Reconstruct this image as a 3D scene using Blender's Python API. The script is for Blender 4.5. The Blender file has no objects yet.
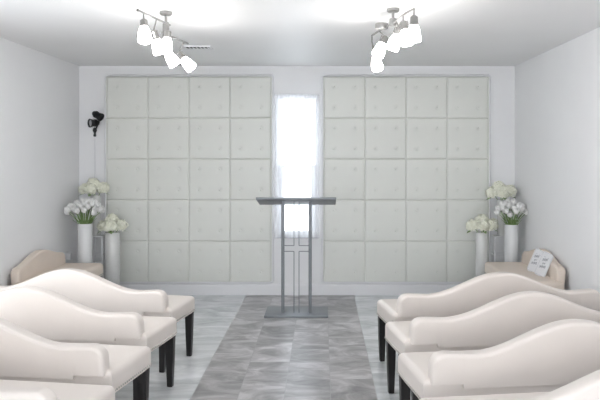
import bpy, bmesh, math, random
from mathutils import Vector, Matrix
random.seed(7)
PI = math.pi
C = bpy.context.scene.collection
F = 750.0; EYE = 1.62                     # focal length in pixels of a 600 px frame, eye height
CEIL = 2.65; XL = -2.81; XR = 2.233; YB = 8.68; YR = -2.2

def at(px, py, y):                        # where the photo point lies at depth y
    return Vector(((px-322)*y/F, y, EYE-(py-155)*y/F))

# ------------------------------------------------------------ materials
def lin(c):
    return tuple(((v/255)/12.92 if v/255 <= .04045 else ((v/255+.055)/1.055)**2.4) for v in c)+(1,)
def mat(name, rgb, rough=.5, metal=0, noise=0, nscale=8, bump=0, bscale=60, emit=None, spec=.5, sheen=0, trans=0, sss=0):
    m = bpy.data.materials.new(name); m.use_nodes = True
    nt = m.node_tree; b = nt.nodes['Principled BSDF']
    col = lin(rgb)
    b.inputs['Base Color'].default_value = col
    b.inputs['Roughness'].default_value = rough
    b.inputs['Metallic'].default_value = metal
    b.inputs['Specular IOR Level'].default_value = spec
    if trans: b.inputs['Transmission Weight'].default_value = trans
    if sss:
        b.inputs['Subsurface Weight'].default_value = sss; b.inputs['Subsurface Scale'].default_value = .01
    if sheen: b.inputs['Sheen Weight'].default_value = sheen
    tc = nt.nodes.new('ShaderNodeTexCoord')
    n = nt.nodes.new('ShaderNodeTexNoise'); n.inputs['Scale'].default_value = nscale
    n.inputs['Detail'].default_value = 4
    nt.links.new(tc.outputs['Object'], n.inputs['Vector'])
    r = nt.nodes.new('ShaderNodeValToRGB')
    k = noise
    r.color_ramp.elements[0].position = .3; r.color_ramp.elements[1].position = .7
    r.color_ramp.elements[0].color = tuple(v*(1-k) for v in col[:3])+(1,)
    r.color_ramp.elements[1].color = tuple(min(1, v*(1+k)) for v in col[:3])+(1,)
    nt.links.new(n.outputs['Fac'], r.inputs['Fac']); nt.links.new(r.outputs['Color'], b.inputs['Base Color'])
    if bump:
        n2 = nt.nodes.new('ShaderNodeTexNoise'); n2.inputs['Scale'].default_value = bscale
        nt.links.new(tc.outputs['Object'], n2.inputs['Vector'])
        bp = nt.nodes.new('ShaderNodeBump'); bp.inputs['Strength'].default_value = bump; bp.inputs['Distance'].default_value = .01
        nt.links.new(n2.outputs['Fac'], bp.inputs['Height']); nt.links.new(bp.outputs['Normal'], b.inputs['Normal'])
    if emit:
        b.inputs['Emission Color'].default_value = lin(emit[0]); b.inputs['Emission Strength'].default_value = emit[1]
    return m

M_wall = mat('wall_paint', (245, 245, 246), .55, noise=.01, nscale=2, bump=.05, bscale=200)
M_wallb = mat('back_wall_paint', (238, 238, 239), .55, noise=.01, nscale=2, bump=.05, bscale=200)
M_ceil = mat('ceiling_paint', (240, 240, 240), .5, noise=.01, nscale=2, bump=.05, bscale=150)
M_trim = mat('trim_paint', (236, 236, 238), .4)
M_panel = mat('panel_vinyl', (225, 226, 220), .38, noise=.02, nscale=3, bump=.06, bscale=120)
M_leather = mat('cream_leather', (231, 222, 215), .32, noise=.02, nscale=4, bump=.1, bscale=160)
M_beige = mat('beige_leather', (229, 215, 202), .42, noise=.02, nscale=4, bump=.1, bscale=160)
M_nail = mat('nail_metal', (190, 186, 180), .3, metal=1)
M_black = mat('black_wood', (22, 19, 19), .35, noise=.1, nscale=20)
M_steel = mat('brushed_steel', (134, 138, 142), .45, metal=.35, noise=.03, nscale=30)
M_nickel = mat('satin_nickel', (145, 144, 142), .35, metal=.8)
M_shade = mat('lit_frosted_glass', (255, 255, 255), .4, emit=((255, 252, 249), 24))
M_vase = mat('white_ceramic', (222, 223, 224), .25, noise=.02)
M_gvase = mat('pale_grey_glass', (216, 216, 214), .18, noise=.03)
M_whitem = mat('white_metal', (228, 228, 230), .4)
M_blackp = mat('black_plastic', (24, 24, 26), .4)
M_greyp = mat('grey_reflector', (190, 190, 192), .4, metal=.1)
M_hyd = mat('hydrangea_petal', (252, 253, 234), .7, noise=.07, nscale=22)
M_tul = mat('tulip_petal', (240, 240, 238), .6, noise=.03, nscale=20)
M_green = mat('stem_green', (132, 160, 102), .6, noise=.15, nscale=30)
M_card = mat('white_card', (228, 228, 230), .6)
M_ink = mat('grey_ink', (125, 127, 136), .6)
M_dark = mat('painted_duct_shade', (90, 90, 92), .7)

def tile_mat(name, c_lo, c_mid, c_hi, tx, ty, ox, scale, sx, sy, var, rough, grout):
    m = bpy.data.materials.new(name); m.use_nodes = True
    nt = m.node_tree; L = nt.links.new; N = nt.nodes.new
    b = nt.nodes['Principled BSDF']; b.inputs['Roughness'].default_value = rough
    tc = N('ShaderNodeTexCoord')
    mp = N('ShaderNodeMapping'); mp.inputs['Location'].default_value = (-ox/tx, 0, 0); mp.inputs['Scale'].default_value = (1/tx, 1/ty, 1)
    L(tc.outputs['Object'], mp.inputs['Vector'])
    s0 = N('ShaderNodeSeparateXYZ'); L(mp.outputs['Vector'], s0.inputs[0])
    fx = N('ShaderNodeMath'); fx.operation = 'FLOOR'; L(s0.outputs['X'], fx.inputs[0])
    oy = N('ShaderNodeMath'); oy.operation = 'MULTIPLY_ADD'; L(fx.outputs[0], oy.inputs[0]); oy.inputs[1].default_value = .37; L(s0.outputs['Y'], oy.inputs[2])
    cb = N('ShaderNodeCombineXYZ'); L(s0.outputs['X'], cb.inputs[0]); L(oy.outputs[0], cb.inputs[1])
    fl = N('ShaderNodeVectorMath'); fl.operation = 'FLOOR'; L(cb.outputs[0], fl.inputs[0])
    fr = N('ShaderNodeVectorMath'); fr.operation = 'FRACTION'; L(cb.outputs[0], fr.inputs[0])
    wn = N('ShaderNodeTexWhiteNoise'); wn.noise_dimensions = '3D'; L(fl.outputs[0], wn.inputs['Vector'])
    sc = N('ShaderNodeVectorMath'); sc.operation = 'SCALE'; sc.inputs['Scale'].default_value = 20; L(wn.outputs['Color'], sc.inputs[0])
    m2 = N('ShaderNodeMapping'); m2.inputs['Scale'].default_value = (sx, sy, 1); m2.inputs['Rotation'].default_value = (0, 0, .25)
    L(tc.outputs['Object'], m2.inputs['Vector'])
    ad = N('ShaderNodeVectorMath'); ad.operation = 'ADD'; L(m2.outputs['Vector'], ad.inputs[0]); L(sc.outputs[0], ad.inputs[1])
    n = N('ShaderNodeTexNoise'); n.inputs['Scale'].default_value = scale; n.inputs['Detail'].default_value = 8
    n.inputs['Roughness'].default_value = .62; n.inputs['Distortion'].default_value = 1.0
    L(ad.outputs[0], n.inputs['Vector'])
    r = N('ShaderNodeValToRGB'); e = r.color_ramp.elements
    e[0].position = .36; e[0].color = lin(c_lo); e[1].position = .65; e[1].color = lin(c_hi)
    k = e.new(.5); k.color = lin(c_mid)
    L(n.outputs['Fac'], r.inputs['Fac'])
    # tile tone
    mr = N('ShaderNodeMapRange'); mr.inputs['To Min'].default_value = 1-var; mr.inputs['To Max'].default_value = 1+var
    L(wn.outputs['Value'], mr.inputs['Value'])
    mu = N('ShaderNodeVectorMath'); mu.operation = 'SCALE'; L(r.outputs['Color'], mu.inputs[0]); L(mr.outputs['Result'], mu.inputs['Scale'])
    # joints
    sp = N('ShaderNodeSeparateXYZ'); L(fr.outputs[0], sp.inputs[0])
    def edge(o, w):
        a = N('ShaderNodeMath'); a.operation = 'SUBTRACT'; L(o, a.inputs[0]); a.inputs[1].default_value = .5
        c = N('ShaderNodeMath'); c.operation = 'ABSOLUTE'; L(a.outputs[0], c.inputs[0])
        g = N('ShaderNodeMath'); g.operation = 'GREATER_THAN'; L(c.outputs[0], g.inputs[0]); g.inputs[1].default_value = .5-w
        return g.outputs[0]
    mx = N('ShaderNodeMath'); mx.operation = 'MAXIMUM'
    L(edge(sp.outputs['X'], .0022/tx), mx.inputs[0]); L(edge(sp.outputs['Y'], .0022/ty), mx.inputs[1])
    mix = N('ShaderNodeMix'); mix.data_type = 'RGBA'; mix.inputs[7].default_value = lin(grout)
    L(mx.outputs[0], mix.inputs[0]); L(mu.outputs[0], mix.inputs[6]); L(mix.outputs[2], b.inputs['Base Color'])
    return m
M_runner = tile_mat('grey_marble_tile', (128, 126, 127), (161, 159, 160), (198, 196, 197), .311, .61, -.875, 3.0, 1, 1.4, .15, .34, (158, 157, 158))
M_floor = tile_mat('pale_marble_tile', (186, 189, 192), (207, 210, 212), (228, 230, 232), .61, .305, -.875, 1.8, 1, 1.8, .02, .25, (196, 199, 202))

def sheer_mat():
    m = bpy.data.materials.new('sheer_fabric'); m.use_nodes = True
    nt = m.node_tree; nt.nodes.remove(nt.nodes['Principled BSDF']); N = nt.nodes.new; L = nt.links.new
    out = nt.nodes['Material Output']
    t = N('ShaderNodeBsdfTransparent'); tr = N('ShaderNodeBsdfTranslucent'); d = N('ShaderNodeBsdfDiffuse')
    tr.inputs[0].default_value = (.93, .94, .97, 1); d.inputs[0].default_value = (.9, .91, .94, 1)
    w = N('ShaderNodeTexNoise'); w.inputs['Scale'].default_value = 30
    a = N('ShaderNodeMixShader'); a.inputs[0].default_value = .45; L(tr.outputs[0], a.inputs[1]); L(d.outputs[0], a.inputs[2])
    mr = N('ShaderNodeMapRange'); mr.inputs['To Min'].default_value = .3; mr.inputs['To Max'].default_value = .42
    L(w.outputs['Fac'], mr.inputs['Value'])
    b = N('ShaderNodeMixShader'); L(mr.outputs['Result'], b.inputs[0]); L(t.outputs[0], b.inputs[1]); L(a.outputs[0], b.inputs[2])
    L(b.outputs[0], out.inputs['Surface'])
    return m
M_sheer = sheer_mat()
def glass_mat():
    m = bpy.data.materials.new('window_glass'); m.use_nodes = True
    nt = m.node_tree; nt.nodes.remove(nt.nodes['Principled BSDF']); N = nt.nodes.new; L = nt.links.new
    out = nt.nodes['Material Output']
    t = N('ShaderNodeBsdfTransparent'); t.inputs[0].default_value = (.95, .97, .98, 1)
    g = N('ShaderNodeBsdfGlossy'); g.inputs['Roughness'].default_value = .02
    b = N('ShaderNodeMixShader'); b.inputs[0].default_value = .06
    L(t.outputs[0], b.inputs[1]); L(g.outputs[0], b.inputs[2]); L(b.outputs[0], out.inputs['Surface'])
    return m
M_glass = glass_mat()

# ------------------------------------------------------------ helpers
def add_box(bm, x0, x1, y0, y1, z0, z1, bev=0, seg=2):
    r = bmesh.ops.create_cube(bm, size=1)
    vs = r['verts']
    for v in vs:
        v.co = Vector(((x0+x1)/2+v.co.x*(x1-x0), (y0+y1)/2+v.co.y*(y1-y0), (z0+z1)/2+v.co.z*(z1-z0)))
    if bev:
        es = list({e for v in vs for e in v.link_edges})
        bmesh.ops.bevel(bm, geom=es, offset=bev, segments=seg, affect='EDGES', profile=.5)
def add_tube(bm, pts, r, n=10, caps=True):
    pts = [Vector(p) for p in pts]
    rs = r if isinstance(r, (list, tuple)) else [r]*len(pts)
    rings = []
    up = None
    for i, p in enumerate(pts):
        d = (pts[min(i+1, len(pts)-1)]-pts[max(i-1, 0)]).normalized()
        if up is None: up = Vector((0, 0, 1)) if abs(d.z) < .9 else Vector((1, 0, 0))
        a = d.cross(up).normalized(); b = a.cross(d).normalized(); up = b
        rings.append([bm.verts.new(p+(a*math.cos(2*PI*k/n)+b*math.sin(2*PI*k/n))*rs[i]) for k in range(n)])
    for q, w in zip(rings, rings[1:]):
        for k in range(n): bm.faces.new((q[k], q[(k+1) % n], w[(k+1) % n], w[k]))
    if caps:
        bm.faces.new(rings[0][::-1]); bm.faces.new(rings[-1])
def add_lathe(bm, prof, n=28, M=None):
    rings = []
    for (r, z) in prof:
        if r < 1e-5: rings.append([bm.verts.new((0, 0, z))])
        else: rings.append([bm.verts.new((r*math.cos(2*PI*k/n), r*math.sin(2*PI*k/n), z)) for k in range(n)])
    for q, w in zip(rings, rings[1:]):
        for k in range(n):
            f = [q[k % len(q)], q[(k+1) % len(q)], w[(k+1) % len(w)], w[k % len(w)]]
            g = []
            for v in f:
                if v not in g: g.append(v)
            if len(g) > 2: bm.faces.new(g)
    if M:
        for ring in rings:
            for v in ring: v.co = M @ v.co
def obj(name, bm, m, parent=None, smooth=True):
    bmesh.ops.recalc_face_normals(bm, faces=bm.faces)
    me = bpy.data.meshes.new(name); bm.to_mesh(me); bm.free()
    for k in (m if isinstance(m, list) else [m]): me.materials.append(k)
    o = bpy.data.objects.new(name, me); C.objects.link(o)
    if smooth:
        for p in me.polygons: p.use_smooth = True
        try: me.set_sharp_from_angle(angle=math.radians(38))
        except Exception: pass
    if parent: o.parent = parent
    return o
def tag(o, label, cat, group=None):
    o['label'] = label; o['category'] = cat
    if group: o['group'] = group
    return o
def thing(name, label, cat, loc=(0, 0, 0), rotz=0, group=None):
    o = bpy.data.objects.new(name, None); C.objects.link(o); o.empty_display_size = .1
    o.location = loc; o.rotation_euler = (0, 0, rotz)
    return tag(o, label, cat, group)
def struct(name, bm, m, parent=None, smooth=False):
    o = obj(name, bm, m, parent, smooth)
    if parent is None: o['kind'] = 'structure'
    return o
def dup(root, loc, rotz, label, group=None):
    r = root.copy(); C.objects.link(r); r.location = loc; r.rotation_euler = (0, 0, rotz); r['label'] = label
    if group: r['group'] = group
    for ch in list(root.children):
        c = ch.copy(); C.objects.link(c); c.parent = r
        for g in list(ch.children):
            d = g.copy(); C.objects.link(d); d.parent = c
    return r
nb = bmesh.new

# ------------------------------------------------------------ the room
bm = nb()
RX0, RX1 = -.875, .37
for i, (a, b) in enumerate(((XL-.1, RX0), (RX0, RX1), (RX1, XR+.1))):
    n0 = len(bm.faces); add_box(bm, a, b, YR-.1, YB+.1, -.05, 0)
    for f in list(bm.faces)[n0:]: f.material_index = 1 if i == 1 else 0
bmesh.ops.remove_doubles(bm, verts=bm.verts, dist=1e-5)
struct('floor', bm, [M_floor, M_runner])
bm = nb(); add_box(bm, XL-.1, XR+.1, YR-.1, YB+.1, CEIL, CEIL+.05); struct('ceiling', bm, M_ceil)
WX0, WX1, WZ0, WZ1 = -.515, -.06, .68, 2.285
def wall_hole(bm, axis, a0, a1, t0, t1, holes):   # wall slab along an axis with rectangular openings
    edges = sorted({a0, a1, *[h for q in holes for h in q[:2]]})
    for s, e in zip(edges, edges[1:]):
        q = [h for h in holes if h[0] <= s+1e-6 and h[1] >= e-1e-6]
        spans = [(0, q[0][2]), (q[0][3], CEIL)] if q else [(0, CEIL)]
        for z0, z1 in spans:
            if axis == 'x': add_box(bm, s, e, t0, t1, z0, z1)
            else: add_box(bm, t0, t1, s, e, z0, z1)
bm = nb(); wall_hole(bm, 'x', XL-.12, XR+.12, YB, YB+.14, [(WX0, WX1, WZ0, WZ1)]); struct('wall_back', bm, M_wallb)
LWY0, LWY1, LWZ0, LWZ1 = 4.3, 5.3, .3, 2.05
bm = nb(); wall_hole(bm, 'y', YR, YB, XL-.12, XL, [(LWY0, LWY1, LWZ0, LWZ1)]); struct('wall_left', bm, M_wall)
bm = nb(); add_box(bm, XR, XR+.12, YR, YB, 0, CEIL); struct('wall_right', bm, M_wall)
RWX0, RWX1, RWZ0, RWZ1 = -2.1, 1.6, .7, 2.35
bm = nb(); wall_hole(bm, 'x', XL-.12, XR+.12, YR-.12, YR, [(RWX0, RWX1, RWZ0, RWZ1)]); struct('wall_rear', bm, M_wall)
# baseboards
def prof_board(name, p0, p1, nrm):
    bm = nb(); p0 = Vector(p0); p1 = Vector(p1); nrm = Vector(nrm)
    prof = [(0, 0), (.016, 0), (.016, .105), (.012, .12), (.006, .128), (.005, .138), (0, .14)]
    a = [bm.verts.new(p0+nrm*d+Vector((0, 0, z))) for d, z in prof]; b = [bm.verts.new(p1+nrm*d+Vector((0, 0, z))) for d, z in prof]
    for k in range(len(prof)-1): bm.faces.new((a[k], a[k+1], b[k+1], b[k]))
    bm.faces.new(a); bm.faces.new(b[::-1]); bm.faces.new((a[0], b[0], b[-1], a[-1]))
    struct(name, bm, M_trim)
prof_board('baseboard_back', (XL, YB, 0), (XR, YB, 0), (0, -1, 0))
prof_board('baseboard_left', (XL, YR, 0), (XL, YB, 0), (1, 0, 0))
prof_board('baseboard_right', (XR, YR, 0), (XR, YB, 0), (-1, 0, 0))

# window in the back wall
def ring(bm, x0, x1, z0, z1, w, y0, y1, wl=None, wt=None, wb=None):
    wt = wt or w; wb = wb or w
    add_box(bm, x0, x0+w, y0, y1, z0, z1); add_box(bm, x1-w, x1, y0, y1, z0, z1)
    add_box(bm, x0+w, x1-w, y0, y1, z1-wt, z1); add_box(bm, x0+w, x1-w, y0, y1, z0, z0+wb)
w1 = bpy.data.objects.new('window_1', None); C.objects.link(w1); w1['kind'] = 'structure'
bm = nb(); ring(bm, WX0, WX1, WZ0, WZ1, .010, YB+.02, YB+.12); struct('window_frame', bm, M_trim, w1)
MR = 1.49
bm = nb(); ring(bm, WX0+.01, WX1-.01, MR-.012, WZ1-.01, .014, YB+.085, YB+.11); s = struct('sash', bm, M_trim, w1)
bm = nb(); add_box(bm, WX0+.02, WX1-.02, YB+.095, YB+.099, MR, WZ1-.02); struct('pane', bm, M_glass, s)
bm = nb(); ring(bm, WX0+.01, WX1-.01, WZ0+.01, MR+.015, .06, YB+.05, YB+.08, wb=.05, wt=.03); s = struct('sash', bm, M_trim, w1)
bm = nb(); add_box(bm, WX0+.06, WX1-.06, YB+.062, YB+.066, WZ0+.07, MR-.01); struct('pane', bm, M_glass, s)
bm = nb(); add_box(bm, WX0, WX1, YB-.012, YB+.05, WZ0-.02, WZ0+.0, .003); struct('window_sill', bm, M_trim, w1)
# sheer curtain
bm = nb()
nx = 60; nz = 14; cx0, cx1 = WX0-.03, WX1+.03; rows = []
for j in range(nz+1):
    z = WZ1+.03-(WZ1-WZ0+.05)*j/nz; rr = []
    for i in range(nx+1):
        u = i/nx; rr.append(bm.verts.new((cx0+(cx1-cx0)*u, YB-.036+.004*math.sin(u*2*PI*8+.5*math.sin(z*2)), z)))
    rows.append(rr)
for j in range(nz):
    for i in range(nx): bm.faces.new((rows[j][i], rows[j][i+1], rows[j+1][i+1], rows[j+1][i]))
cur = thing('sheer_curtain', 'narrow white sheer curtain over the bright window between the tufted panels', 'curtain', (0, 0, 0))
obj('curtain_fabric', bm, M_sheer, cur)
bm = nb(); add_tube(bm, [(cx0-.005, YB-.032, WZ1+.035), (cx1+.005, YB-.032, WZ1+.035)], .006)
for x in (cx0+.01, cx1-.01): add_tube(bm, [(x, YB-.032, WZ1+.035), (x, YB, WZ1+.035)], .004)
obj('curtain_rod', bm, M_whitem, cur)
# unseen side and rear windows, added to bring daylight into the room
w2 = bpy.data.objects.new('added_left_window', None); C.objects.link(w2); w2['kind'] = 'structure'
bm = nb()
for k in range(3):
    a = LWY0+(LWY1-LWY0)*k/3; b = LWY0+(LWY1-LWY0)*(k+1)/3
    for (p, q, r_, s_) in ((a, a+.04, LWZ0, LWZ1), (b-.04, b, LWZ0, LWZ1), (a+.04, b-.04, LWZ1-.04, LWZ1), (a+.04, b-.04, LWZ0, LWZ0+.04)):
        add_box(bm, XL-.09, XL-.03, p, q, r_, s_)
struct('window_frame', bm, M_trim, w2)
w3 = bpy.data.objects.new('added_rear_window', None); C.objects.link(w3); w3['kind'] = 'structure'
bm = nb()
for k in range(3):
    a = RWX0+(RWX1-RWX0)*k/3; b = RWX0+(RWX1-RWX0)*(k+1)/3
    ring(bm, a, b, RWZ0, RWZ1, .04, YR-.09, YR-.03)
struct('window_frame', bm, M_trim, w3)

# ------------------------------------------------------------ tufted wall panels
TS = .4745
def tile_mesh():
    bm = nb(); n = 30; s = TS-.0015; g = []
    btn = [(-.25*TS, -.25*TS), (.25*TS, -.25*TS), (-.25*TS, .25*TS), (.25*TS, .25*TS)]
    for j in range(n+1):
        r = []
        for i in range(n+1):
            # denser rows near the edges
            u = math.sin((i/n-.5)*PI)*.5*.35+(i/n-.5)*.65; v = math.sin((j/n-.5)*PI)*.5*.35+(j/n-.5)*.65
            x = u*s; z = v*s
            e = min(s/2-abs(x), s/2-abs(z))
            d = .013*(1-math.exp(-e/.005))+.006*math.cos(u*PI)*math.cos(v*PI)
            for bx, bz in btn:
                q = math.hypot(x-bx, z-bz)
                d -= .0085*math.exp(-(q/.019)**2)
                if q < .07:   # small pulls running out of each button
                    an = math.atan2(z-bz, x-bx)
                    d -= .0022*max(0, math.cos(4*an+PI))**3*math.exp(-q/.03)*(q > .006)
            r.append(bm.verts.new((x, -max(d, 0), z)))
        g.append(r)
    for j in range(n):
        for i in range(n): bm.faces.new((g[j][i], g[j][i+1], g[j+1][i+1], g[j+1][i]))
    # sides back to the wall board
    border = [g[0][i] for i in range(n+1)]+[g[j][n] for j in range(1, n+1)]+[g[n][i] for i in range(n-1, -1, -1)]+[g[j][0] for j in range(n-1, 0, -1)]
    back = [bm.verts.new((v.co.x, .004, v.co.z)) for v in border]
    L = len(border)
    for k in range(L): bm.faces.new((border[k], border[(k+1) % L], back[(k+1) % L], back[k]))
    bm.faces.new(back)
    return bm
tile0 = None; btn0 = None
def panel(x0, z0, label):
    global tile0, btn0
    W = TS*4; H = TS*5
    root = thing('tufted_wall_panel', label, 'wall panel', (x0+W/2, YB, z0), 0, None)
    bm = nb(); add_box(bm, -W/2-.01, W/2+.01, -.02, 0, 0, H); obj('backing_board', bm, M_panel, root)
    # rounded bead moulding round the outside with rounded corners
    bm = nb(); pts = []; R = .025; a = W/2+.018; zb = -.012+.012; zt = H+.018
    cs = [(a-R, zt-R, 0), (-a+R, zt-R, 90), (-a+R, zb+R, 180), (a-R, zb+R, 270)]
    for cx, cz, s in cs:
        for k in range(6):
            t = math.radians(s+18*k); pts.append(Vector((cx+R*math.cos(t), -.02, cz+R*math.sin(t))))
    n = 8; L = len(pts); rings = []
    for i, p in enumerate(pts):
        d = (pts[(i+1) % L]-pts[i-1]).normalized(); nn = d.cross(Vector((0, 1, 0)))
        rings.append([bm.verts.new(p+nn*.011*math.cos(2*PI*k/n)+Vector((0, 1, 0))*.018*math.sin(2*PI*k/n)) for k in range(n)])
    for i in range(L):
        q, w = rings[i], rings[(i+1) % L]
        for k in range(n): bm.faces.new((q[k], q[(k+1) % n], w[(k+1) % n], w[k]))
    obj('frame_moulding', bm, M_trim, root)
    for j in range(5):
        for i in range(4):
            if tile0 is None:
                t = obj('cushion_tile', tile_mesh(), M_panel); tile0 = t
            else:
                t = tile0.copy(); C.objects.link(t)
            t.parent = root; t.location = (-W/2+TS*(i+.5), -.02, TS*(j+.5))
            for bx in (-1, 1):
                for bz in (-1, 1):
                    if btn0 is None:
                        b = nb(); add_lathe(b, [(0, .007), (.005, .0065), (.009, .004), (.0105, 0), (.009, -.002), (0, -.002)], 14, Matrix.Rotation(PI/2, 4, 'X'))
                        btn0 = obj('button', b, M_panel); k = btn0
                    else:
                        k = btn0.copy(); C.objects.link(k)
                    k.parent = t; k.location = (bx*.25*TS, -.0095, bz*.25*TS)
PZ = .15
panel(-2.485, PZ, 'white tufted vinyl wall panel of twenty squares, left of the narrow window')
panel(.022, PZ, 'white tufted vinyl wall panel of twenty squares, right of the narrow window')

# ------------------------------------------------------------ settees
def back_mesh(W, hw, hh=.152):
    bm = nb(); t = .095; R = .075
    half = W/2-.038
    xs = []
    N = 44
    base = [-half+R*(1-math.cos(PI/2*k/7)) for k in range(7)]
    mid = [-half+R+(2*half-2*R)*k/N for k in range(N+1)]
    end = [-x for x in base][::-1]
    notch = half-.17
    xs = sorted(base+mid+end+[-notch-.004, -notch+.004, notch-.004, notch+.004])
    rings = []
    for x in xs:
        e = half-abs(x)
        q = min(1, abs(x)/hw)
        top = .607+hh*(.5+.5*math.cos(PI*q))+.012*max(0, min(1, (abs(x)-hw)/max(.01, half-hw)))
        dropt = 0
        if e < R: dropt = R-math.sqrt(max(0, R*R-(R-e)**2))
        top -= dropt
        r2 = .022
        inset = 0
        if e < r2: inset = r2-math.sqrt(max(0, r2*r2-(r2-e)**2))
        th = t-2*inset*.95
        bot = .455 if abs(x) > notch else .432
        cr = min(th/2*.98, .024)
        ring_ = []
        y0 = -.27+inset; y1 = y0+th
        hgt = top-.44
        def rake(z): return -.035*max(0, z-.45)/.3
        pr = [(y0, bot)]
        for k in range(7):
            a = PI-PI/2*k/6; pr.append((y0+cr+cr*math.cos(a), top-cr+cr*math.sin(a)))
        for k in range(7):
            a = PI/2-PI/2*k/6; pr.append((y1-cr+cr*math.cos(a), top-cr+cr*math.sin(a)))
        pr.append((y1, bot))
        rings.append([bm.verts.new((x, y+rake(z)+.012*max(0, (z-.45)/.3) if y > -.2 else y+rake(z), z)) for y, z in pr])
    n = len(rings[0])
    for q, w in zip(rings, rings[1:]):
        for k in range(n): bm.faces.new((q[k], q[(k+1) % n], w[(k+1) % n], w[k]))
    bm.faces.new(rings[0]); bm.faces.new(rings[-1][::-1])
    return bm
def seat_mesh(W):
    bm = nb(); x1 = W/2; ya, yb = -.245, .295; R = .038
    def stations(lo, hi, n):  # fine steps round both edges, even steps between
        a = [R*(1-math.cos(PI/2*k/7)) for k in range(7)]
        return [lo+v for v in a]+[lo+R+(hi-lo-2*R)*k/n for k in range(n+1)]+[hi-v for v in a[::-1]]
    X = stations(-x1, x1, 24); Y = stations(ya, yb, 9); nx = len(X)-1; ny = len(Y)-1
    g = []
    for j in range(ny+1):
        r = []
        for i in range(nx+1):
            x = X[i]; y = Y[j]
            e = min(x1-abs(x), y-ya, yb-y)
            drop = 0
            if e < R: drop = R-math.sqrt(max(0, R*R-(R-e)**2))
            z = .483-drop+.010*max(0, math.cos(x/W*PI))*max(0, math.cos((y-.025)/.54*PI))
            r.append(bm.verts.new((x, y, z)))
        g.append(r)
    for j in range(ny):
        for i in range(nx): bm.faces.new((g[j][i], g[j][i+1], g[j+1][i+1], g[j+1][i]))
    b = [g[0][i] for i in range(nx+1)]+[g[j][nx] for j in range(1, ny+1)]+[g[ny][i] for i in range(nx-1, -1, -1)]+[g[j][0] for j in range(ny-1, 0, -1)]
    prev = b
    for (ins, z) in ((0, .43), (0, .40), (0, .362), (.004, .35)):
        cur_ = []
        for v in b:
            x, y = v.co.x, v.co.y
            cur_.append(bm.verts.new((x-math.copysign(ins, x) if abs(abs(x)-x1) < .02 else x, y+(ins if y < ya+.01 else (-ins if y > yb-.01 else 0)), z)))
        L = len(b)
        for k in range(L): bm.faces.new((prev[k], prev[(k+1) % L], cur_[(k+1) % L], cur_[k]))
        prev = cur_
    bm.faces.new(prev)
    return bm
def nail_mesh(W):
    bm = nb(); x1 = W/2+.0035; ya, yb = -.2485, .299; z = .3685
    pts = []
    n = int(W/.026)
    for k in range(n+1):
        x = -W/2+.005+(W-.01)*k/n; pts += [((x, yb, z), (0, 1, 0)), ((x, ya, z), (0, -1, 0))]
    n = int(.54/.026)
    for k in range(n+1):
        y = -.24+.53*k/n; pts += [((x1, y, z), (1, 0, 0)), ((-x1, y, z), (-1, 0, 0))]
    for p, d in pts:
        Mx = Matrix.Translation(p) @ Vector((0, 0, 1)).rotation_difference(Vector(d)).to_matrix().to_4x4()
        add_lathe(bm, [(.0062, -.004), (.0058, 0), (.0035, .003), (0, .004)], 6, Mx)
    return bm
def leg_mesh(dx, dy):
    bm = nb(); rs = [(.355, .029, 0), (.18, .025, .3), (0, .019, 1)]; prev = None
    for z, s, k in rs:
        c = Vector((dx*k, dy*k, z)); r = [bm.verts.new(c+Vector((a*s, b*s, 0))) for a, b in ((-1, -1), (1, -1), (1, 1), (-1, 1))]
        if prev:
            for i in range(4): bm.faces.new((prev[i], prev[(i+1) % 4], r[(i+1) % 4], r[i]))
        else: bm.faces.new(r)
        prev = r
    bm.faces.new(prev[::-1])
    bmesh.ops.bevel(bm, geom=list(bm.edges), offset=.003, segments=2, affect='EDGES')
    return bm
def make_settee(W, hw, m, label, group, hh=.152):
    t = thing('settee', label, 'bench', (0, 0, 0), 0, group)
    obj('seat', seat_mesh(W), m, t); obj('backrest', back_mesh(W, hw, hh), m, t)
    n = obj('nailhead_trim', nail_mesh(W), M_nail, t); n['kind'] = 'stuff'
    for sx in (-1, 1):
        for y, dy, ins in ((.25, 0, .03), (-.19, -.025, .08)):
            l = obj('leg', leg_mesh(0, dy), M_black, t); l.location = (sx*(W/2-ins), y, 0)
    return t
def place(t0, W, side, leg, ang, label, first):
    a = math.radians(ang)*side
    lx, ly = -side*(W/2-.03), .25
    ox = lx*math.cos(a)-ly*math.sin(a); oy = lx*math.sin(a)+ly*math.cos(a)
    loc = (leg[0]-ox, leg[1]-oy, 0)
    if first: t0.location = loc; t0.rotation_euler = (0, 0, a); t0['label'] = label; return t0
    return dup(t0, loc, a, label)
GR = 'camelback settees in rows either side of the aisle'
WS = 1.63
s0 = make_settee(WS, .56, M_leather, '', GR)
ordn = ['first row, nearest the back wall', 'second row from the back wall', 'third row from the back wall', 'fourth row, nearest the viewer']
first = True
for side, ang, legs, nm in ((-1, 9, [(-1.07, 6.05), (-1.062, 5.25), (-1.06, 4.45), (-1.065, 3.69)], 'left'), (1, 8, [(.472, 5.9), (.47, 5.11), (.475, 4.3), (.485, 3.5)], 'right')):
    for k, l in enumerate(legs):
        place(s0, WS, side, l, ang, 'cream camelback settee %s of the aisle, %s' % (nm, ordn[k]), first); first = False
GW = 'short settees against the side walls'
WB = 1.3
t = make_settee(WB, .58, M_beige, 'short beige settee along the left wall, in front of the vases', GW, .088)
t.scale = (1, .8, 1); t.location = (XL+.26, 7.28, 0); t.rotation_euler = (0, 0, -PI/2)
dup(t, (XR-.26, 7.36, 0), PI/2, 'short beige settee along the right wall, holding two leaning cards', GW)

# ------------------------------------------------------------ lectern
LX = at(0, 0, 7.45)
lec = thing('lectern', 'grey metal lectern with cross-shaped rod work before the window', 'lectern', (-.258, 7.69, 0))
bm = nb(); add_box(bm, -.318, .318, -.235, .235, 0, .022, .004); obj('base_plate', bm, M_steel, lec)
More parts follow.
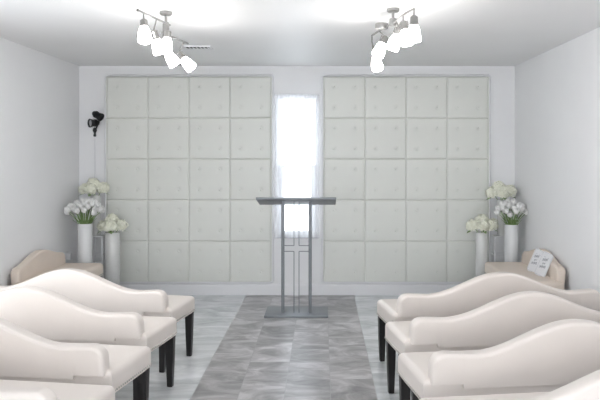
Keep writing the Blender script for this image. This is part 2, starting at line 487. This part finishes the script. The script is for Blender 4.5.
# sloping top: near edge high, far edge low
bm = nb(); add_box(bm, -.40, .40, -.235, .235, -.011, .011, .004)
o = obj('reading_top', bm, M_steel, lec); o.location = (0, -.005, 1.147); o.rotation_euler = (-math.atan2(.083, .46), 0, 0)
def top_z(y): return 1.147-(y+.005)*.083/.46-.011
PXS = (-.138, .138); py = -.1
for x in PXS:
    bm = nb(); add_tube(bm, [(x, py, .02), (x, py, top_z(py)+.004)], .0165, 20); obj('post', bm, M_steel, lec)
for sx in (-1, 1):
    v = sx*.0255
    for za, zb in ((top_z(py)+.003, .703), (.02, .645)):
        zc = zb
        bm = nb(); add_tube(bm, [(v, py, za), (v, py, zc), ], .004, 8); add_tube(bm, [(v, py, zc), (sx*.125, py, zc)], .004, 8)
        obj('cross_rod', bm, M_steel, lec)

# ------------------------------------------------------------ vases and flowers
def cyl_vase(r, h, m, label, loc, wide=0):
    bm = nb()
    add_lathe(bm, [(0, 0), (r*.93, 0), (r, .008), (r, h-.006), (r-.003, h), (r-.009, h-.002), (r-.011, h-.05), (r-.011, .02), (0, .02)], 40)
    o = obj('vase', bm, m); o.location = loc
    return tag(o, label, 'vase')
def hyd_head_mesh(R, seed):
    rnd = random.Random(seed); bm = nb()
    bmesh.ops.create_icosphere(bm, subdivisions=2, radius=R*.78)
    for v in bm.verts: v.co.z *= .9
    n = int(95*(R/.07)**2); ga = PI*(3-math.sqrt(5))
    for k in range(n):
        z = 1-2*(k+.5)/n
        if z < -.7: continue
        rr = math.sqrt(1-z*z); th = ga*k
        d = Vector((rr*math.cos(th), rr*math.sin(th), z))
        c = Vector((d.x, d.y, d.z*.9))*R*rnd.uniform(.80, 1.08)
        d = (d+Vector((rnd.uniform(-.35, .35), rnd.uniform(-.35, .35), rnd.uniform(-.3, .3)))).normalized()
        a = d.orthogonal().normalized(); a.rotate(Matrix.Rotation(rnd.uniform(0, PI), 3, d)); b = d.cross(a)
        s = rnd.uniform(.014, .019)
        for q in range(4):
            u = a*math.cos(q*PI/2)+b*math.sin(q*PI/2); w = d.cross(u)
            vs = [c, c+u*s*.55+w*s*.5+d*.002, c+u*s*1.1+d*.006, c+u*s*.55-w*s*.5+d*.002]
            vs = [bm.verts.new(x) for x in vs]
            bm.faces.new(vs)
    return bm
def hydrangeas(vx, vy, vz, heads, label, group, seed):
    for i, (dx, dy, dz, R) in enumerate(heads):
        t = thing('hydrangea', label, 'flower', (vx, vy, vz-.1), 0, group)
        c = Vector((dx, dy, dz+.1))
        bm = nb(); add_tube(bm, [(dx*.2, dy*.2, -.02), (dx*.25, dy*.25, .07), (dx*.7, dy*.7, .1+dz*.5), c], [.0035]*4, 7)
        obj('stem', bm, M_green, t)
        h = obj('flower_head', hyd_head_mesh(R, seed+i), M_hyd, t, smooth=False); h.location = c
        h.rotation_euler = (-dy*3, dx*3, i)
        bm = nb()      # a leaf under the head
        a = math.atan2(dy, dx)+.4; u = Vector((math.cos(a), math.sin(a), 0)); w = Vector((-u.y, u.x, 0)); o = c-Vector((0, 0, R*.7))
        L = [(0, 0), (.3, .6), (.65, .8), (1, 0)]
        top = [bm.verts.new(o+u*R*1.15*p+w*R*.35*q-Vector((0, 0, .03*p*p))) for p, q in L]
        bt = [bm.verts.new(o+u*R*1.15*p-w*R*.35*q-Vector((0, 0, .03*p*p))) for p, q in L[1:3]]
        bm.faces.new([top[0], top[1], bt[0]]); bm.faces.new([top[1], top[2], bt[1], bt[0]]); bm.faces.new([top[2], top[3], bt[1]])
        lf = obj('leaf', bm, M_green, t); md = lf.modifiers.new('thick', 'SOLIDIFY'); md.thickness = .001
def tulip_head_mesh():
    bm = nb(); H = .078; R = .031
    for q in range(6):
        a0 = q*PI/3; off = .0025 if q % 2 else 0; rows = []
        for j in range(8):
            v = j/7; rad = (R+off)*(math.sin(PI*min(1, .12+v*.72))**.75)*(1-.25*v*v)
            wid = .72*math.sin(PI*min(.97, .18+v*.8))**.8+.02
            rr = []
            for i in range(5):
                u = (i-2)/2; a = a0+u*wid
                rr.append(bm.verts.new((math.cos(a)*rad*(1-.06*abs(u)), math.sin(a)*rad*(1-.06*abs(u)), H*v-.004*abs(u)*v)))
            rows.append(rr)
        for j in range(7):
            for i in range(4): bm.faces.new((rows[j][i], rows[j][i+1], rows[j+1][i+1], rows[j+1][i]))
    return bm
tul_me = None
def tulips(vx, vy, vz, n, spread, top, label, group, seed):
    global tul_me
    rnd = random.Random(seed); ga = PI*(3-math.sqrt(5))
    for k in range(n):
        rr = math.sqrt((k+.4)/n); th = ga*k+rnd.uniform(-.2, .2)
        x = spread*rr*math.cos(th); y = spread*.75*rr*math.sin(th); z = top*(1-.5*rr*rr)+rnd.uniform(-.012, .012)
        t = thing('tulip', label, 'flower', (vx, vy, vz-.12), 0, group)
        c = Vector((x, y, z+.12)); b0 = Vector((x*.22, y*.25, 0)); b1 = Vector((x*.32, y*.35, .12))
        bm = nb(); pts = []
        for s in range(9):
            u = s/8; p = b0*(1-u)**3+b1*3*u*(1-u)**2+(b1+Vector((x*.25, y*.25, z*.6)))*3*u*u*(1-u)+c*u**3; pts.append(p)
        add_tube(bm, pts, .0034, 6); obj('stem', bm, M_green, t)
        if tul_me is None:
            h = obj('flower_head', tulip_head_mesh(), M_tul, t); tul_me = h.data
        else:
            h = bpy.data.objects.new('flower_head', tul_me); C.objects.link(h); h.parent = t
        d = (pts[-1]-pts[-3]).normalized(); d = (d+Vector((x*3, y*3, .5))).normalized()
        h.location = c-d*.006; h.rotation_euler = d.to_track_quat('Z', 'Y').to_euler()
        if k % 2 == 0:     # a blade leaf at the mouth of the vase
            bm = nb(); a = th+.5; u = Vector((math.cos(a), math.sin(a), 0)); w = Vector((-u.y, u.x, 0)); rows = []
            for s in range(7):
                v = s/6; o = Vector((x*.3, y*.35, .06))+u*spread*.45*v*v+Vector((0, 0, (.05+z*.5)*v)); ww = .010*math.sin(PI*min(.98, .2+.8*v))+.001
                rows.append([bm.verts.new(o-w*ww), bm.verts.new(o-u*.004), bm.verts.new(o+w*ww)])
            for q, w_ in zip(rows, rows[1:]):
                for i in range(2): bm.faces.new((q[i], q[i+1], w_[i+1], w_[i]))
            lf = obj('leaf', bm, M_green, t); md = lf.modifiers.new('thick', 'SOLIDIFY'); md.thickness = .001

def wire_stand(x, y, label, w=.085, h=.70):
    t = thing('plant_stand', label, 'stand', (x, y, 0))
    bm = nb(); add_box(bm, -w-.004, w+.004, -w-.004, w+.004, h, h+.014, .003); obj('shelf_top', bm, M_whitem, t)
    for sx in (-1, 1):
        for sy in (-1, 1):
            bm = nb(); add_box(bm, sx*w-.009, sx*w+.009, sy*w-.009, sy*w+.009, 0, h); obj('leg', bm, M_whitem, t)
    for z in (.12, .5):
        for s in (-1, 1):
            bm = nb(); add_box(bm, -w, w, s*w-.004, s*w+.004, z, z+.01); obj('rail', bm, M_whitem, t)
            bm = nb(); add_box(bm, s*w-.004, s*w+.004, -w, w, z, z+.01); obj('rail', bm, M_whitem, t)
    return t

# left corner
wire_stand(-2.535, 8.45, 'white metal plant stand in the left corner, behind the tulip vase')
cyl_vase(.055, .45, M_gvase, 'slim pale vase of hydrangeas standing on the left corner plant stand', (-2.55, 8.45, .714))
hydrangeas(-2.55, 8.45, 1.16, [(-.12, .0, .075, .07), (-.03, -.075, .08, .07), (-.025, .0, 0.135, .072), (-.03, .055, .10, .066), (.075, .01, .085, .07)],
           'cream hydrangea head in the highest vase of the left corner', 'hydrangeas in the left stand vase', 11)
cyl_vase(.078, .88, M_vase, 'tall white cylinder vase of tulips behind the left wall settee', (-2.56, 8.1, 0))
tulips(-2.56, 8.1, .88, 32, .185, .21, 'white tulip with green stem in the left corner cylinder vase', 'tulips in the left vase', 3)
cyl_vase(.083, .765, M_gvase, 'tall pale floor vase of hydrangeas beside the left tufted panel', (-2.32, 8.3, 0))
hydrangeas(-2.32, 8.3, .765, [(-.09, -.01, .07, .07), (.0, -.08, .075, .072), (-.005, -.0, 0.135, .072), (.0, .085, .09, .07), (.095, .0, .075, .07)],
           'greenish hydrangea head in the floor vase beside the left panel', 'hydrangeas in the left floor vase', 21)
# right corner
wire_stand(2.015, 8.45, 'white metal plant stand in the right corner, behind the tulip vase')
cyl_vase(.055, .40, M_gvase, 'slim pale vase of hydrangeas standing on the right corner plant stand', (2.03, 8.45, .714))
hydrangeas(2.03, 8.45, 1.11, [(-.11, .0, .085, .072), (-.01, -.08, .085, .072), (-.04, .0, 0.145, .072), (.01, .085, .11, .07), (.09, .01, .10, .076)],
           'cream hydrangea head in the highest vase of the right corner', 'hydrangeas in the right stand vase', 31)
cyl_vase(.075, .86, M_vase, 'tall white cylinder vase of tulips behind the right wall settee', (2.07, 8.2, 0))
tulips(2.07, 8.2, .86, 30, .16, .21, 'white tulip with green stem in the right corner cylinder vase', 'tulips in the right vase', 5)
cyl_vase(.07, .765, M_gvase, 'tall pale floor vase of hydrangeas beside the right tufted panel', (1.77, 8.3, 0))
hydrangeas(1.77, 8.3, .765, [(-.105, -.01, .075, .072), (-.01, -.08, .08, .072), (.0, .0, 0.135, .072), (.01, .085, .10, .07), (.105, .0, .085, .074)],
           'greenish hydrangea head in the floor vase beside the right panel', 'hydrangeas in the right floor vase', 41)

# cord hanging beside the left plant stand
bm = nb(); add_tube(bm, [(-2.425, 8.47, .735), (-2.42, 8.46, .7), (-2.428, 8.46, .6), (-2.425, 8.455, .5), (-2.40, 8.45, .42), (-2.385, 8.45, .2), (-2.38, 8.45, .006), (-2.36, 8.5, .005)], .0035, 6)
tag(obj('power_cord', bm, M_blackp), 'thin black cord hanging down beside the left plant stand', 'cord')

# spot light stand, left corner
sp = thing('spotlight_stand', 'thin white pole with two black spotlights in the left corner', 'lamp', (-2.605, 8.6, 0))
bm = nb(); add_lathe(bm, [(0, 0), (.055, 0), (.055, .008), (.012, .018), (0, .018)], 24); obj('base', bm, M_whitem, sp)
bm = nb(); add_tube(bm, [(0, 0, .01), (0, 0, 1.2)], .009, 12); add_tube(bm, [(0, 0, 1.18), (0, 0, 1.86)], .0065, 12); obj('pole', bm, M_whitem, sp)
bm = nb(); add_lathe(bm, [(0, 1.83), (.012, 1.83), (.017, 1.845), (.012, 1.862), (.012, 1.875), (.02, 1.89), (.024, 1.905), (.018, 1.925), (.008, 1.935), (0, 1.935)], 16)
add_tube(bm, [(.005, 0, 1.9), (.03, -.01, 1.95), (.052, -.01, 1.99), (.045, 0, 2.06)], .008, 8)
obj('bracket', bm, M_blackp, sp)
def spot(c, d, r, L, inner):
    q = Vector(d).to_track_quat('Z', 'Y').to_matrix().to_4x4(); Mx = Matrix.Translation(c) @ q
    bm = nb(); add_lathe(bm, [(0, -L*.5), (r*.5, -L*.5), (r*.62, -L*.4), (r*.7, 0), (r, L*.42), (r, L*.5), (r*.9, L*.5), (r*.8, L*.3), (0, L*.28)], 24, Mx)
    for s in (-.25, -.1): add_lathe(bm, [(r*.5, L*s), (r*.85, L*s), (r*.85, L*(s+.05)), (r*.5, L*(s+.05))], 20, Mx)
    h = obj('lamp_head', bm, M_blackp, sp)
    bm = nb(); add_lathe(bm, [(0, L*.30), (r*.78, L*.32), (r*.78, L*.36), (0, L*.36)], 20, Mx); obj('lens', bm, inner, h)
spot((.035, -.02, 2.075), (1.0, -.35, -.55), .048, .12, M_blackp)
spot((0, -.03, 1.985), (-.75, -.75, -.05), .050, .11, M_greyp)

# wall outlet
bm = nb(); add_box(bm, 0, .008, -.05, .05, -.06, .06, .003)
o = obj('wall_outlet', bm, M_whitem); o.location = (XL, 8.25, .50)
tag(o, 'small white wall outlet with plugged adapter low on the left wall', 'outlet')
bm = nb(); add_box(bm, .008, .055, -.035, .035, -.03, .045, .008); obj('plug_adapter', bm, M_whitem, o)

# ------------------------------------------------------------ leaning cards on the right wall settee
def card(cx, cy, z0, yaw, lean, roll, label, W=.125, H=.235):
    t = thing('wedding_card', label, 'card', (cx, cy, z0), yaw, 'two cards leaning on the right wall settee')
    # built upright in XZ facing -Y, leaned back about X, rolled in its own plane
    bm = nb(); T = .004; out = []
    n = 26
    # scalloped ticket outline
    c = .016; P = []
    for (px, pz, a0) in ((W/2, 0, 180), (W/2, H, 270), (-W/2, H, 0), (-W/2, 0, 90)):
        for k in range(5):
            a = math.radians(a0-k*22.5); P.append((px+c*math.cos(a), pz+c*math.sin(a)))
    f = [bm.verts.new((x, 0, z)) for x, z in P]; b = [bm.verts.new((x, T, z)) for x, z in P]
    bm.faces.new(f); bm.faces.new(b[::-1])
    for k in range(len(P)): bm.faces.new((f[k], b[k], b[(k+1) % len(P)], f[(k+1) % len(P)]))
    bd = obj('card_board', bm, M_card, t, smooth=False)
    bm = nb()
    def stroke(pts, w):
        add_tube(bm, [(x, -.0005, z) for x, z in pts], w, 5)
    m = .008
    nx_ = 9; nz_ = 17
    for k in range(nx_):
        x = -W/2+c+.004+(W-2*c-.008)*k/(nx_-1)
        for z in (m, H-m): stroke([(x-.003, z), (x+.003, z+.003)], .0011)
    for k in range(nz_):
        z = c+.004+(H-2*c-.008)*k/(nz_-1)
        for x in (-W/2+m, W/2-m): stroke([(x, z-.003), (x+.003, z+.003)], .0011)
    obj('border_print', bm, M_ink, t)
    bm = nb(); rnd = random.Random(int(cx*100))
    def scr(x0, z0_, w, hgt, loops):
        pts = []
        for k in range(loops*10+1):
            u = k/(loops*10); pts.append((x0+w*u+hgt*.35*math.sin(u*loops*2*PI), z0_+hgt*(.5+.5*math.sin(u*loops*2*PI+1.3)*(1 if k % 20 < 10 else .6))+u*w*.25))
        add_tube(bm, [(x, -.0007, z) for x, z in pts], .0013, 5)
    scr(-.035, H*.60, .06, .026, 4); scr(-.02, H*.47, .035, .018, 2); scr(-.038, H*.30, .07, .024, 5)
    for s in (-1, 1): add_tube(bm, [(s*.01, -.0007, H*.78), (s*.022, -.0007, H*.80), (s*.034, -.0007, H*.785)], .001, 5)
    obj('script_lettering', bm, M_ink, t)
    t.rotation_mode = 'XYZ'
    Mx = Matrix.Rotation(yaw, 4, 'Z') @ Matrix.Rotation(-lean, 4, 'X') @ Matrix.Rotation(roll, 4, 'Y')
    t.rotation_euler = Mx.to_euler()
    return t
card(2.02, 7.27, .488, -math.radians(60), math.radians(19), math.radians(14), 'white printed card leaning on the right wall settee, farther of two')
card(2.03, 7.03, .488, -math.radians(58), math.radians(19), math.radians(14), 'white printed card leaning on the right wall settee, nearer of two', .14, .235)

# ------------------------------------------------------------ ceiling fixtures
def shade_parts(root, P, S, J=None):
    P = Vector(P); S = Vector(S)
    J = Vector(J) if J else P-Vector((0, 0, .05)); d = (S-J).normalized()
    bm = nb(); add_tube(bm, [P, J], .005, 8)
    q = d.to_track_quat('Z', 'Y').to_matrix().to_4x4()
    Mx = Matrix.Translation(S) @ q
    add_tube(bm, [J, S-d*.085], .006, 8)
    add_lathe(bm, [(0, -.112), (.012, -.112), (.024, -.102), (.026, -.06), (.030, -.055), (.030, -.048), (0, -.048)], 20, Mx)
    for s in (-1, 1):
        add_tube(bm, [(Mx @ Vector((0, .031*s, -.055))), (Mx @ Vector((0, .031*s, -.1))), J+d*.01], .0035, 6)
    hd = obj('lamp_holder', bm, M_nickel, root)
    bm = nb(); add_lathe(bm, [(0, -.05), (.024, -.05), (.032, -.035), (.039, -.008), (.043, .022), (.045, .05), (.040, .056), (0, .057)], 26, Mx)
    obj('glass_shade', bm, M_shade, hd)
def canopy(root, x, y, r=.045):
    bm = nb(); add_lathe(bm, [(0, CEIL), (r, CEIL), (r, CEIL-.018), (r-.01, CEIL-.026), (0, CEIL-.026)], 28, Matrix.Translation((x, y, 0)))
    obj('ceiling_canopy', bm, M_nickel, root)
ZR = 2.55
fl = thing('track_light', 'brushed nickel ceiling track light with five lit glass shades, left one', 'ceiling light', (-1.09, 5.35, CEIL))
def rel(root, v): return Vector(v)
def mk(root, fn):
    pass
A = at(138.4, 10.4, 4.82); B = at(170, 25, 5.37); Cc = at(162, 33, 5.41); D = at(188, 43.5, 5.92)
off = Vector(fl.location)
def fix(root):                 # parts were built in room coordinates: bring them to the thing's base
    for o in root.children:
        o.location = -Vector(root.location)
bm = nb(); add_tube(bm, [A, B], .007, 10); add_tube(bm, [A+Vector((-.004, -.01, 0)), A], .009, 10); obj('rail', bm, M_nickel, fl)
bm = nb(); add_tube(bm, [Cc, D], .007, 10); obj('rail', bm, M_nickel, fl)
mid = (B+Cc)/2
bm = nb(); add_tube(bm, [(mid.x, mid.y, CEIL-.02), (mid.x, mid.y, 2.47)], .010, 12); add_tube(bm, [B, mid+Vector((0, 0, B.z-mid.z))], .009, 8); add_tube(bm, [Cc, Vector((mid.x, mid.y, Cc.z))], .009, 8)
add_lathe(bm, [(0, 2.46), (.02, 2.46), (.024, 2.475), (.024, 2.56), (.018, 2.575), (0, 2.575)], 18, Matrix.Translation((mid.x, mid.y, 0)))
obj('pivot_joint', bm, M_nickel, fl)
canopy(fl, mid.x, mid.y)
def lerp(a, b, t): return a+(b-a)*t
shade_parts(fl, lerp(A, B, .15), at(144.5, 34, 4.86))
shade_parts(fl, lerp(A, B, .55), at(158, 46, 5.08), at(153.5, 31, 5.05))
shade_parts(fl, lerp(A, B, .93), at(166.5, 45, 5.3))
shade_parts(fl, lerp(Cc, D, .30), at(171.5, 59, 5.5), at(163.5, 47.5, 5.48))
shade_parts(fl, lerp(Cc, D, .82), at(187.5, 63.5, 5.8), at(178.5, 53.5, 5.8))
fix(fl)
fr = thing('track_light', 'curved nickel ceiling track light with five lit glass shades, right one', 'ceiling light', (.49, 5.3, CEIL))
R_ = [at(372, 35.5, 5.83), at(379, 31, 5.62), at(386, 27, 5.45), at(393, 23, 5.28), at(399, 18.5, 5.10), at(406, 13, 4.92), at(414, 9, 4.78)]
bm = nb(); add_tube(bm, R_, .007, 10); obj('rail', bm, M_nickel, fr)
m_ = R_[3]
bm = nb(); add_tube(bm, [(m_.x, m_.y, CEIL-.02), m_], .010, 12)
add_lathe(bm, [(0, m_.z-.02), (.022, m_.z-.02), (.026, m_.z-.01), (.026, m_.z+.03), (0, m_.z+.04)], 18, Matrix.Translation((m_.x, m_.y, 0)))
obj('pivot_joint', bm, M_nickel, fr)
bm = nb(); add_lathe(bm, [(0, -.02), (.045, -.02), (.047, -.015), (.047, .015), (.045, .02), (0, .02)], 26, Matrix.Translation(R_[2]+Vector((-.03, .02, .01)))); obj('driver_housing', bm, M_nickel, fr)
canopy(fr, m_.x, m_.y)
shade_parts(fr, R_[6], at(414, 33, 4.78))
shade_parts(fr, lerp(R_[4], R_[5], .6), at(406, 37, 4.98))
shade_parts(fr, lerp(R_[3], R_[4], .5), at(394.5, 42, 5.12), at(399.5, 28.5, 5.12))
shade_parts(fr, R_[1], at(380, 49.5, 5.5), at(385.5, 36.5, 5.52))
shade_parts(fr, R_[0], at(376.5, 63, 5.75))
fix(fr)
# ceiling vent
v = thing('ceiling_vent', 'small white ceiling air vent behind the left track light', 'vent', (-1.19, 7.15, CEIL))
bm = nb(); ring2 = (.14, .10)
for (a, b, c_, d_) in ((-.14, -.12, -.1, .1), (.12, .14, -.1, .1), (-.12, .12, -.1, -.08), (-.12, .12, .08, .1)): add_box(bm, a, b, c_, d_, -.012, 0)
obj('vent_frame', bm, M_whitem, v)
bm = nb(); add_box(bm, -.12, .12, -.08, .08, -.003, -.001); obj('duct_shade_plate', bm, M_dark, v)  # flat plate, its dark colour stands in for shade inside the duct
for k in range(7):
    bm = nb(); add_box(bm, -.006, .006, -.08, .08, -.0075, -.0055)
    o = obj('louver', bm, M_whitem, v); o.location = (-.105+.035*k, 0, -.003); 

# ------------------------------------------------------------ light, camera
def area(name, loc, direction, sx, sy, power, col):
    l = bpy.data.lights.new(name, 'AREA'); l.shape = 'RECTANGLE'; l.size = sx; l.size_y = sy; l.energy = power; l.color = col
    o = bpy.data.objects.new(name, l); C.objects.link(o); o.location = loc
    o.rotation_euler = Vector(direction).to_track_quat('-Z', 'Z').to_euler(); return o
area('added_left_daylight', (XL-.15, (LWY0+LWY1)/2, (LWZ0+LWZ1)/2), (1, 0.1, 0), .95, 1.65, 8, (.80, .91, 1))  # added daylight at the unseen left window, placed by how light falls
area('added_rear_daylight', ((RWX0+RWX1)/2, YR-.2, (RWZ0+RWZ1)/2), (0, 1, 0), 3.6, 1.6, 66, (.98, .99, 1))  # added daylight at the unseen rear window, to light the room from behind
w = bpy.data.worlds.new('World'); bpy.context.scene.world = w; w.use_nodes = True
w.node_tree.nodes['Background'].inputs[0].default_value = (.90, .95, 1, 1); w.node_tree.nodes['Background'].inputs[1].default_value = 4
cam = bpy.data.cameras.new('Camera'); co = bpy.data.objects.new('Camera', cam); C.objects.link(co)
co.location = (0, 0, EYE); co.rotation_euler = (PI/2, 0, 0)
cam.sensor_width = 36; cam.lens = 36*F/600; cam.shift_x = -22/600; cam.shift_y = -45/600; cam.clip_start = .05
sc = bpy.context.scene; sc.camera = co
sc.view_settings.view_transform = 'Standard'; sc.view_settings.look = 'None'; sc.view_settings.gamma = 1
sc.view_settings.use_curve_mapping = False; sc.view_settings.exposure = .53
